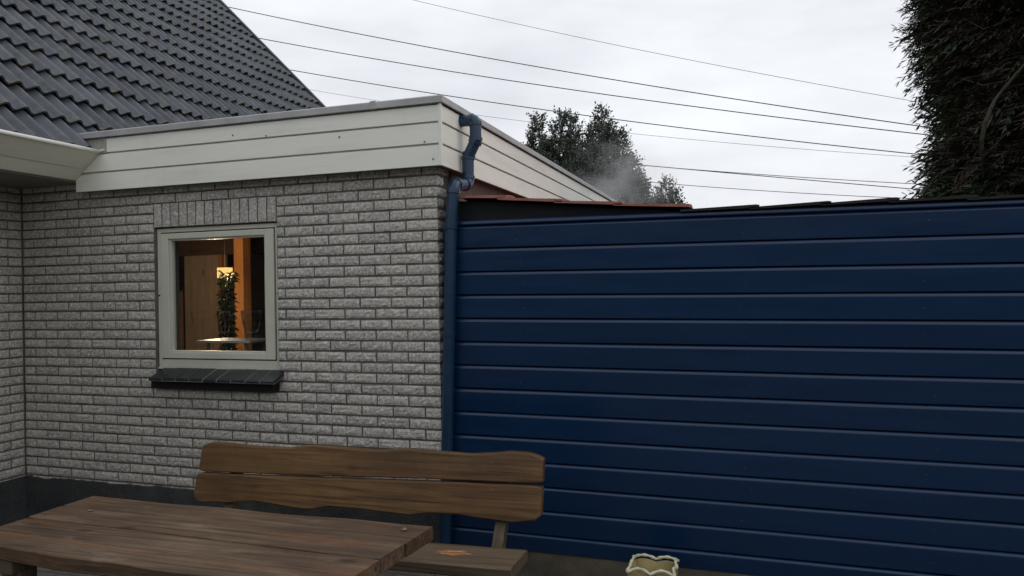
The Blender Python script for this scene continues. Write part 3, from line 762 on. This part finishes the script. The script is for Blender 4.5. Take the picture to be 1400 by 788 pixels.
# flakes on the tabletop, as in the photograph: pale leaf scraps
M['scrap'] = m_simple('pale_scrap', (.20, .15, .10), .8, .3)
def scrap(x, y, s, label, zz=.7245):
    mb = MB(); n = 9
    a = [(x+s*math.cos(2*math.pi*j/n)*(1+.4*rnd.uniform(-1, 1)), y+s*.6*math.sin(2*math.pi*j/n)*(1+.4*rnd.uniform(-1, 1)), zz+rnd.uniform(0, .004)) for j in range(n)]
    mb.extrude(a, (0, 0, .002)); tag(mb.build('dry_leaf', M['scrap'], None, origin=(x, y, zz)) , label, 'leaf')
scrap(-1.24, 2.46, .013, 'pale dry leaf scrap near the corner of the table by the bench')
scrap(-2.60, 2.34, .012, 'pale dry leaf scrap near the brick wall end of the table')

# ------------------------------------------------------------------ scalloped planter
plt = empty('ceramic_planter', (-.49, 3.58, 0), 'square yellow glazed planter with a scalloped cream rim beside the blue shed', 'planter')
k = NT('yellow_glaze'); v = k.coords()
M['glaze'] = k.done(k.ramp(k.noise(v, 9, 5, .6), [(.3, (.30, .24, .10)), (.7, (.48, .40, .20))]), .4, k.bump(k.noise(v, 30, 3), .3, .004))
M['rimglaze'] = m_simple('cream_glaze_rim', (.70, .68, .48), .4, .18, 20, .3, 40)
def sq(u):   # superellipse-like square outline with scalloped bows; u in 0..4
    side = int(u) % 4; t = u-int(u)
    a, b = [((-1, -1), (1, -1)), ((1, -1), (1, 1)), ((1, 1), (-1, 1)), ((-1, 1), (-1, -1))][side]
    x = a[0]+(b[0]-a[0])*t; y = a[1]+(b[1]-a[1])*t
    bow = -.10*abs(math.sin(2*math.pi*t))**1.2*1.0+.02
    nx, ny = [(0, -1), (1, 0), (0, 1), (-1, 0)][side]
    return x+nx*bow, y+ny*bow, .02*abs(math.sin(2*math.pi*t))
NU = 96
def pring(hw, hd, z, wav): return [(-.49+sq(4*i/NU)[0]*hw, 3.58+sq(4*i/NU)[1]*hd, z+wav*sq(4*i/NU)[2]) for i in range(NU)]
mb = MB(); mb.loft([pring(.075, .070, .0, 0), pring(.085, .078, .03, 0), pring(.100, .092, .15, .2), pring(.108, .10, .25, .7), pring(.100, .092, .25, .7), pring(.080, .072, .12, .2), pring(.070, .062, .03, 0)])
o = mb.build('bowl', M['glaze'], plt); shade_auto(o, 40)
ro = [Vector(p) for p in pring(.109, .101, .262, .9)]
mb = MB(); mb.tube(ro+[ro[0]], [.0072+.0016*math.sin(i*1.55) for i in range(NU+1)], 8, False)
o = mb.build('rim', M['rimglaze'], plt, True)
# ------------------------------------------------------------------ overhead wires
WY_ = 28.0
WIRES = [('highest thick', .00132, -.2567, 8.16956, .017, 'thick dark overhead wire, uppermost of the three close together'),
         ('', .0014, -.22339, 7.7271, .017, 'thick dark overhead wire, middle of the three close together'),
         ('', .0015, -.20368, 6.92801, .017, 'thick dark overhead wire, lowest of the three close together'),
         ('', .00227, -.16765, 6.61648, .008, 'faint thin overhead wire just below the three thick wires'),
         ('', .00183, -.30843, 9.23782, .010, 'thin grey overhead wire, highest and alone in the sky'),
         ('', .00196, -.13952, 5.57759, .012, 'overhead wire crossing another in the low sky, the upper one at the hedge'),
         ('', .0004, -.15835, 5.53568, .014, 'overhead wire crossing another in the low sky, the lower one at the hedge'),
         ('', .00294, -.12872, 4.9994, .012, 'lowest overhead wire, just above the shed roof tiles')]
for i, (_, a, b, c_, r_, lab) in enumerate(WIRES):
    x0, x1 = (-34, 16) if i < 5 else (-20, 16)
    y = WY_+(0, .4, .8, 3, 4, .6, -1, 2)[i]; sc = y/WY_
    pts = [(x*sc, y, 1.6+(a*x*x+b*x+c_-1.6)*sc) for x in [x0+(x1-x0)*j/40 for j in range(41)]]
    tag(MB().tube(pts, r_*1.0, 6).build('overhead_wire', M['wirefar'] if i in (3, 4) else M['wire'], None, True), lab, 'wire', 'overhead wires')

# ------------------------------------------------------------------ trees
def leafmat(name, stops, rough=.6):
    k = NT(name); rv = k.rnd_value(); c = k.ramp(rv, stops)
    k.b.inputs['Subsurface Weight'].default_value = 0
    return k.done(c, rough, spec=.25)
M['conifer'] = leafmat('conifer_needles', [(0, (.042, .055, .042)), (.6, (.075, .094, .070)), (1, (.13, .15, .118))])
M['bark'] = m_simple('bark', (.07, .05, .035), .9, .3, 12, .6, 40)
def sprig(mb, p, d, L, nl, wid, rg):
    """short shoot with needle-leaves set round it"""
    d = d.normalized(); a = d.orthogonal().normalized(); b = d.cross(a)
    for q in range(nl):
        t = (q+.5)/nl; an = q*2.4+rg.random()
        o = (a*math.cos(an)+b*math.sin(an)); base = p+d*L*t
        dirv = (o*.9+d*.8).normalized(); l = L*.42*(1.15-t*.6)*rg.uniform(.8, 1.2); s_ = dirv.cross(d).normalized()*wid*l
        mb.add([base-s_*.4, base+dirv*l*.5+s_, base+dirv*l, base+dirv*l*.5-s_], [(0, 1, 2, 3)])
def conifer(name, leaders, base, label, seed, dens=1.0, cat='tree', mat=None, spread=.27):
    rg = random.Random(seed); root = empty(name, (base[0], base[1], 0), label, cat)
    mb = MB(); mb.tube([(base[0], base[1], -.05), (base[0], base[1], base[2]*.6), (base[0], base[1], base[2])], [.16, .12, .07], 8)
    for (tx, ty, tz_, bot) in leaders: mb.tube([(base[0], base[1], base[2]*.75), (tx*.7+base[0]*.3, ty, bot+.2), (tx, ty, tz_-.12)], [.06, .035, .006], 6)
    mb.build('trunk', M['bark'], root, True)
    mb = MB()
    for (tx, ty, tz_, bot) in leaders:
        H = tz_-bot; n = int(330*H*dens)
        for q in range(n):
            t = rg.random()**.62                       # 0 at tip
            z = tz_-t*H; an_ = rg.uniform(0, 6.283); r = (spread*(t*H)**.85+.035)*(.25+.75*rg.random()**.6)*(1+.5*math.sin(z*19+tx*9+an_*2))
            an = an_; o = Vector((math.cos(an), math.sin(an), 0))
            p = Vector((tx, ty, z))+o*r
            d = o*rg.uniform(.25, .8)+Vector((0, 0, rg.uniform(.3, .9)))
            sprig(mb, p-d*.05, d, rg.uniform(.12, .24), 9, .26, rg)
        for q in range(5): sprig(mb, Vector((tx, ty, tz_-.05-q*.05)), Vector((rg.uniform(-.2, .2), 0, 1)), .12, 10, .2, rg)
    mb.build('crown', mat or M['conifer'], root)
    return root
conifer('conifer_tree', [(-4.02, 14.0, 5.02, 2.9), (-3.60, 14.1, 5.06, 2.9), (-3.33, 13.9, 4.98, 3.0), (-2.98, 14.2, 4.78, 2.7), (-2.74, 14.0, 5.08, 2.6), (-2.60, 13.9, 4.7, 2.5), (-2.38, 14.0, 4.56, 2.5), (-2.16, 13.9, 4.06, 2.3), (-2.05, 14.1, 3.72, 2.2), (-3.15, 13.7, 4.3, 2.6), (-4.2, 14.2, 4.45, 2.9), (-3.8, 13.8, 4.5, 2.7)],
        (-3.1, 14.1, 2.9), 'dark green conifer with several pointed tops rising behind the flat roof', 3)
conifer('conifer_tree', [(-1.70, 15.2, 3.78, 2.3), (-1.52, 15.3, 3.55, 2.3), (-1.92, 15.1, 3.45, 2.3)], (-1.7, 15.2, 2.4), 'small pale conifer top in the smoke, beyond the red roof tiles', 5, .8,
        mat=leafmat('pale_conifer', [(0, (.07, .085, .065)), (1, (.13, .145, .115))]))

# tall hedge conifer on the right
hedge = empty('hedge_conifer', (2.9, 8.3, 0), 'tall dense dark conifer with brown bare twigs behind the blue shed', 'tree')
M['hleaf'] = leafmat('hedge_green', [(0, (.020, .030, .018)), (.5, (.040, .058, .030)), (1, (.085, .10, .052))])
M['hdead'] = leafmat('hedge_dead_twigs', [(0, (.024, .018, .015)), (.6, (.048, .036, .029)), (1, (.085, .066, .052))])
M['htwig'] = m_simple('bare_twig', (.12, .095, .075), .9, .3)
rg = random.Random(21)
HC = Vector((3.35, 8.2, 0))
def hedge_r(an, z):
    """radius of the crown: fuller at the top and foot, pinched between"""
    r = 1.62+.10*noise.noise(Vector((math.cos(an)*2.2, math.sin(an)*2.2, z*1.6)))+.08*noise.noise(Vector((math.cos(an)*6, math.sin(an)*6, z*5)))
    if z > 3.55: r += min(.12, (z-3.55)*.35)
    if z < 2.9: r += min(.16, (2.9-z)*.25)
    if z > 5.2: r *= max(.15, 1-(z-5.2)/2.2)
    return r
mb = MB()
for i in range(7):
    a = i*.9; mb.tube([(HC.x+.25*math.cos(a), HC.y+.25*math.sin(a), -.05), (HC.x+.45*math.cos(a), HC.y+.45*math.sin(a), 2.5), (HC.x+.5*math.cos(a), HC.y+.5*math.sin(a), 5.8)], [.11, .08, .02], 7)
mb.build('trunk', M['bark'], hedge, True)
# lumpy solid core added to stop light through the crown, coloured like dead wood
mb = MB(); nA, nZ = 60, 60; rings = []
for j in range(nZ+1):
    z = .2+5.9*j/nZ; rings.append([])
    for i in range(nA):
        an = 2*math.pi*i/nA; r = max(.05, hedge_r(an, z)-.42+.16*noise.noise(Vector((math.cos(an)*9, math.sin(an)*9, z*4))))
        rings[-1].append((HC.x+r*math.cos(an), HC.y+r*math.sin(an), z))
mb.loft(rings)
k = NT('sky_block_core'); v = k.coords((1, 1, 1), False)
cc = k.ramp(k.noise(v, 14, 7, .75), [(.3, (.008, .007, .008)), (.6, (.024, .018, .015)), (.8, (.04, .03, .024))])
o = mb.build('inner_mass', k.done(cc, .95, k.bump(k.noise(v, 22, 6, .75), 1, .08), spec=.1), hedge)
def frond(mb, p, d, L, rg, droop=.35, wid=.2):
    d = d.normalized(); s_ = d.cross(Vector((0, 0, 1)))
    if s_.length < .1: s_ = Vector((1, 0, 0))
    s_.normalize(); s_ = (s_+Vector((0, 0, rg.uniform(-1.2, 1.2)))).normalized(); n = 6; prev = p
    for q in range(n):
        t = (q+1)/n; c_ = p+d*L*t+Vector((0, 0, -droop*L*t*t))
        wv = L*.02
        mb.add([prev+s_*wv, prev-s_*wv, c_], [(0, 1, 2)])
        for sg in (-1, 1):
            dd = (d*.9+s_*sg*.6+Vector((0, 0, -.15+rg.uniform(-.25, .2)))).normalized(); l = L*.42*(1-.55*t)*rg.uniform(.7, 1.3)
            nn = dd.cross(d).normalized() if dd.cross(d).length > .01 else s_
            ws = (dd.cross(nn)).normalized()*l*wid
            mb.add([prev, prev+dd*l*.55+ws, prev+dd*l, prev+dd*l*.55-ws], [(0, 1, 2, 3)])
        prev = c_
gm, dm, tm = MB(), MB(), MB()
toC = math.atan2(-HC.y, -HC.x)
for q in range(15000):
    an = toC+rg.gauss(-.25, .95); z = 1.75+3.6*rg.random()
    dep = abs(rg.gauss(0, .2)); r = hedge_r(an, z)-dep-.12
    p = Vector((HC.x+r*math.cos(an), HC.y+r*math.sin(an), z))
    o_ = Vector((math.cos(an), math.sin(an), 0)); tng = Vector((-math.sin(an), math.cos(an), 0))
    d = o_*rg.uniform(.5, 1.0)+tng*rg.uniform(-.6, .6)+Vector((0, 0, rg.uniform(-.6, .3)))
    side = abs(((an-toC+math.pi) % (2*math.pi))-math.pi)
    green = rg.random() < (.15 if side < .9 else .75) or (z < 2.6 and rg.random() < .75)
    frond(gm if green else dm, p, d, rg.uniform(.18, .42), rg, .4 if green else .15, .12 if green else .07)
tag(gm.build('foliage', M['hleaf'], hedge), kind='stuff'); tag(dm.build('dead_foliage', M['hdead'], hedge), kind='stuff')
for q in range(150):
    an = toC+rg.gauss(-.25, .5); z = rg.uniform(2.2, 4.2); r = hedge_r(an, z)-.02
    p = Vector((HC.x+r*math.cos(an), HC.y+r*math.sin(an), z)); tng = Vector((-math.sin(an), math.cos(an), 0))*rg.choice((-1, 1)); L = rg.uniform(.15, .55)
    o_ = Vector((math.cos(an), math.sin(an), 0))
    tm.tube([p-o_*.1, p+tng*L*.5+o_*.06+Vector((0, 0, rg.uniform(-.06, .04))), p+tng*L+o_*.05+Vector((0, 0, rg.uniform(-.05, .12)))], [.0045, .0035, .001], 4)
tag(tm.build('bare_twigs', M['htwig'], hedge), kind='stuff')
M['moss'] = m_simple('mossy_limb', (.038, .042, .024), .95, .6, 35, .6, 50)
mb = MB(); mb.tube([(1.75, 6.88, 2.5), (1.72, 6.76, 2.72), (1.73, 6.70, 2.84), (1.79, 6.72, 2.99), (1.86, 6.84, 3.08), (1.97, 6.80, 3.22), (2.08, 6.72, 3.36), (2.3, 6.8, 3.5)], [.008, .016, .018, .013, .010, .012, .007, .003], 8); mb.build('mossy_limb', M['moss'], hedge, True)

# ------------------------------------------------------------------ unseen hedge, added as something dark for glass and blue paint to reflect
gh = empty('reflection_hedge', (0, -5.6, 0), 'added unseen green hedge, a dark reflection for the window and blue boards', 'hedge')
def hedge_run(a, b, h, th):
    a, b = Vector(a), Vector(b); d = (b-a).normalized(); nrm = Vector((-d.y, d.x, 0)); L = (b-a).length; n = int(L/.35); rings = []
    for i in range(n+1):
        p = a+d*L*i/n; ring_ = []
        for (o_, z) in ((-1, -.02), (-1.05, h*.3), (-1, h*.65), (-.8, h*.95), (0, h), (.8, h*.95), (1, h*.65), (1.05, h*.3), (1, -.02)):
            j = noise.noise(Vector((p.x*1.7+o_*3, p.y*1.7, z*1.9)))*.16
            ring_.append(p+nrm*(o_*th+j)+Vector((0, 0, z+j if z > 0 else z)))
        rings.append(ring_)
    return MB().loft(rings)
k = NT('added_hedge_mass'); v = k.coords((1, 1, 1), False)
cm = k.done(k.ramp(k.noise(v, 16, 6, .7), [(.3, (.012, .018, .010)), (.6, (.035, .05, .024)), (.8, (.07, .09, .045))]), .9, k.bump(k.noise(v, 25, 6, .7), 1, .06), spec=.15)
hedge_run((-12, -5.6, 0), (8.2, -5.6, 0), 3.1, .5).build('foliage', cm, gh); hedge_run((7.0, -5.1, 0), (7.0, 7.0, 0), 3.1, .5).build('foliage', cm, gh)

# ------------------------------------------------------------------ smoke drifting in front of the conifer
k = NT('smoke'); k.t.nodes.remove(k.b)
pv = k.n('VolumePrincipled'); pv.inputs['Color'].default_value = (.95, .96, .97, 1)
t = k.n('TexCoord'); nn = k.n('TexNoise'); nn.inputs['Scale'].default_value = 1.7; nn.inputs['Detail'].default_value = 3; k.l(t.outputs['Object'], nn.inputs['Vector'])
ln_ = k.n('VectorMath', operation='LENGTH'); mpn = k.n('Mapping'); mpn.inputs['Scale'].default_value = (1/1.1, 1/.55, 1/.95); k.l(t.outputs['Object'], mpn.inputs['Vector']); k.l(mpn.outputs[0], ln_.inputs[0])
fall = k.ramp(ln_.outputs['Value'], [(.15, 1), (.95, 0)]); nr = k.ramp(nn.outputs['Fac'], [(.42, .08), (.66, 1)])
mu = k.n('Math', operation='MULTIPLY'); k.l(fall, mu.inputs[0]); k.l(nr, mu.inputs[1]); m2 = k.n('Math', operation='MULTIPLY'); k.l(mu.outputs[0], m2.inputs[0]); m2.inputs[1].default_value = 1.5
k.l(m2.outputs[0], pv.inputs['Density']); k.l(pv.outputs[0], k.o.inputs['Volume'])
bm = bmesh.new(); bmesh.ops.create_icosphere(bm, subdivisions=3, radius=1)
for v_ in bm.verts: v_.co = Vector((v_.co.x*1.1, v_.co.y*.55, v_.co.z*1.0))
me = bpy.data.meshes.new('smoke'); bm.to_mesh(me); bm.free(); me.materials.append(k.m)
o = bpy.data.objects.new('smoke', me); col.objects.link(o); o.location = (-2.1, 12.2, 3.35)
tag(o, 'thin grey smoke drifting in front of the conifer behind the flat roof', 'smoke', kind='stuff')

scene.cycles.volume_step_rate = 2
scene.cycles.volume_bounces = 3
scene.cycles.transparent_max_bounces = 12
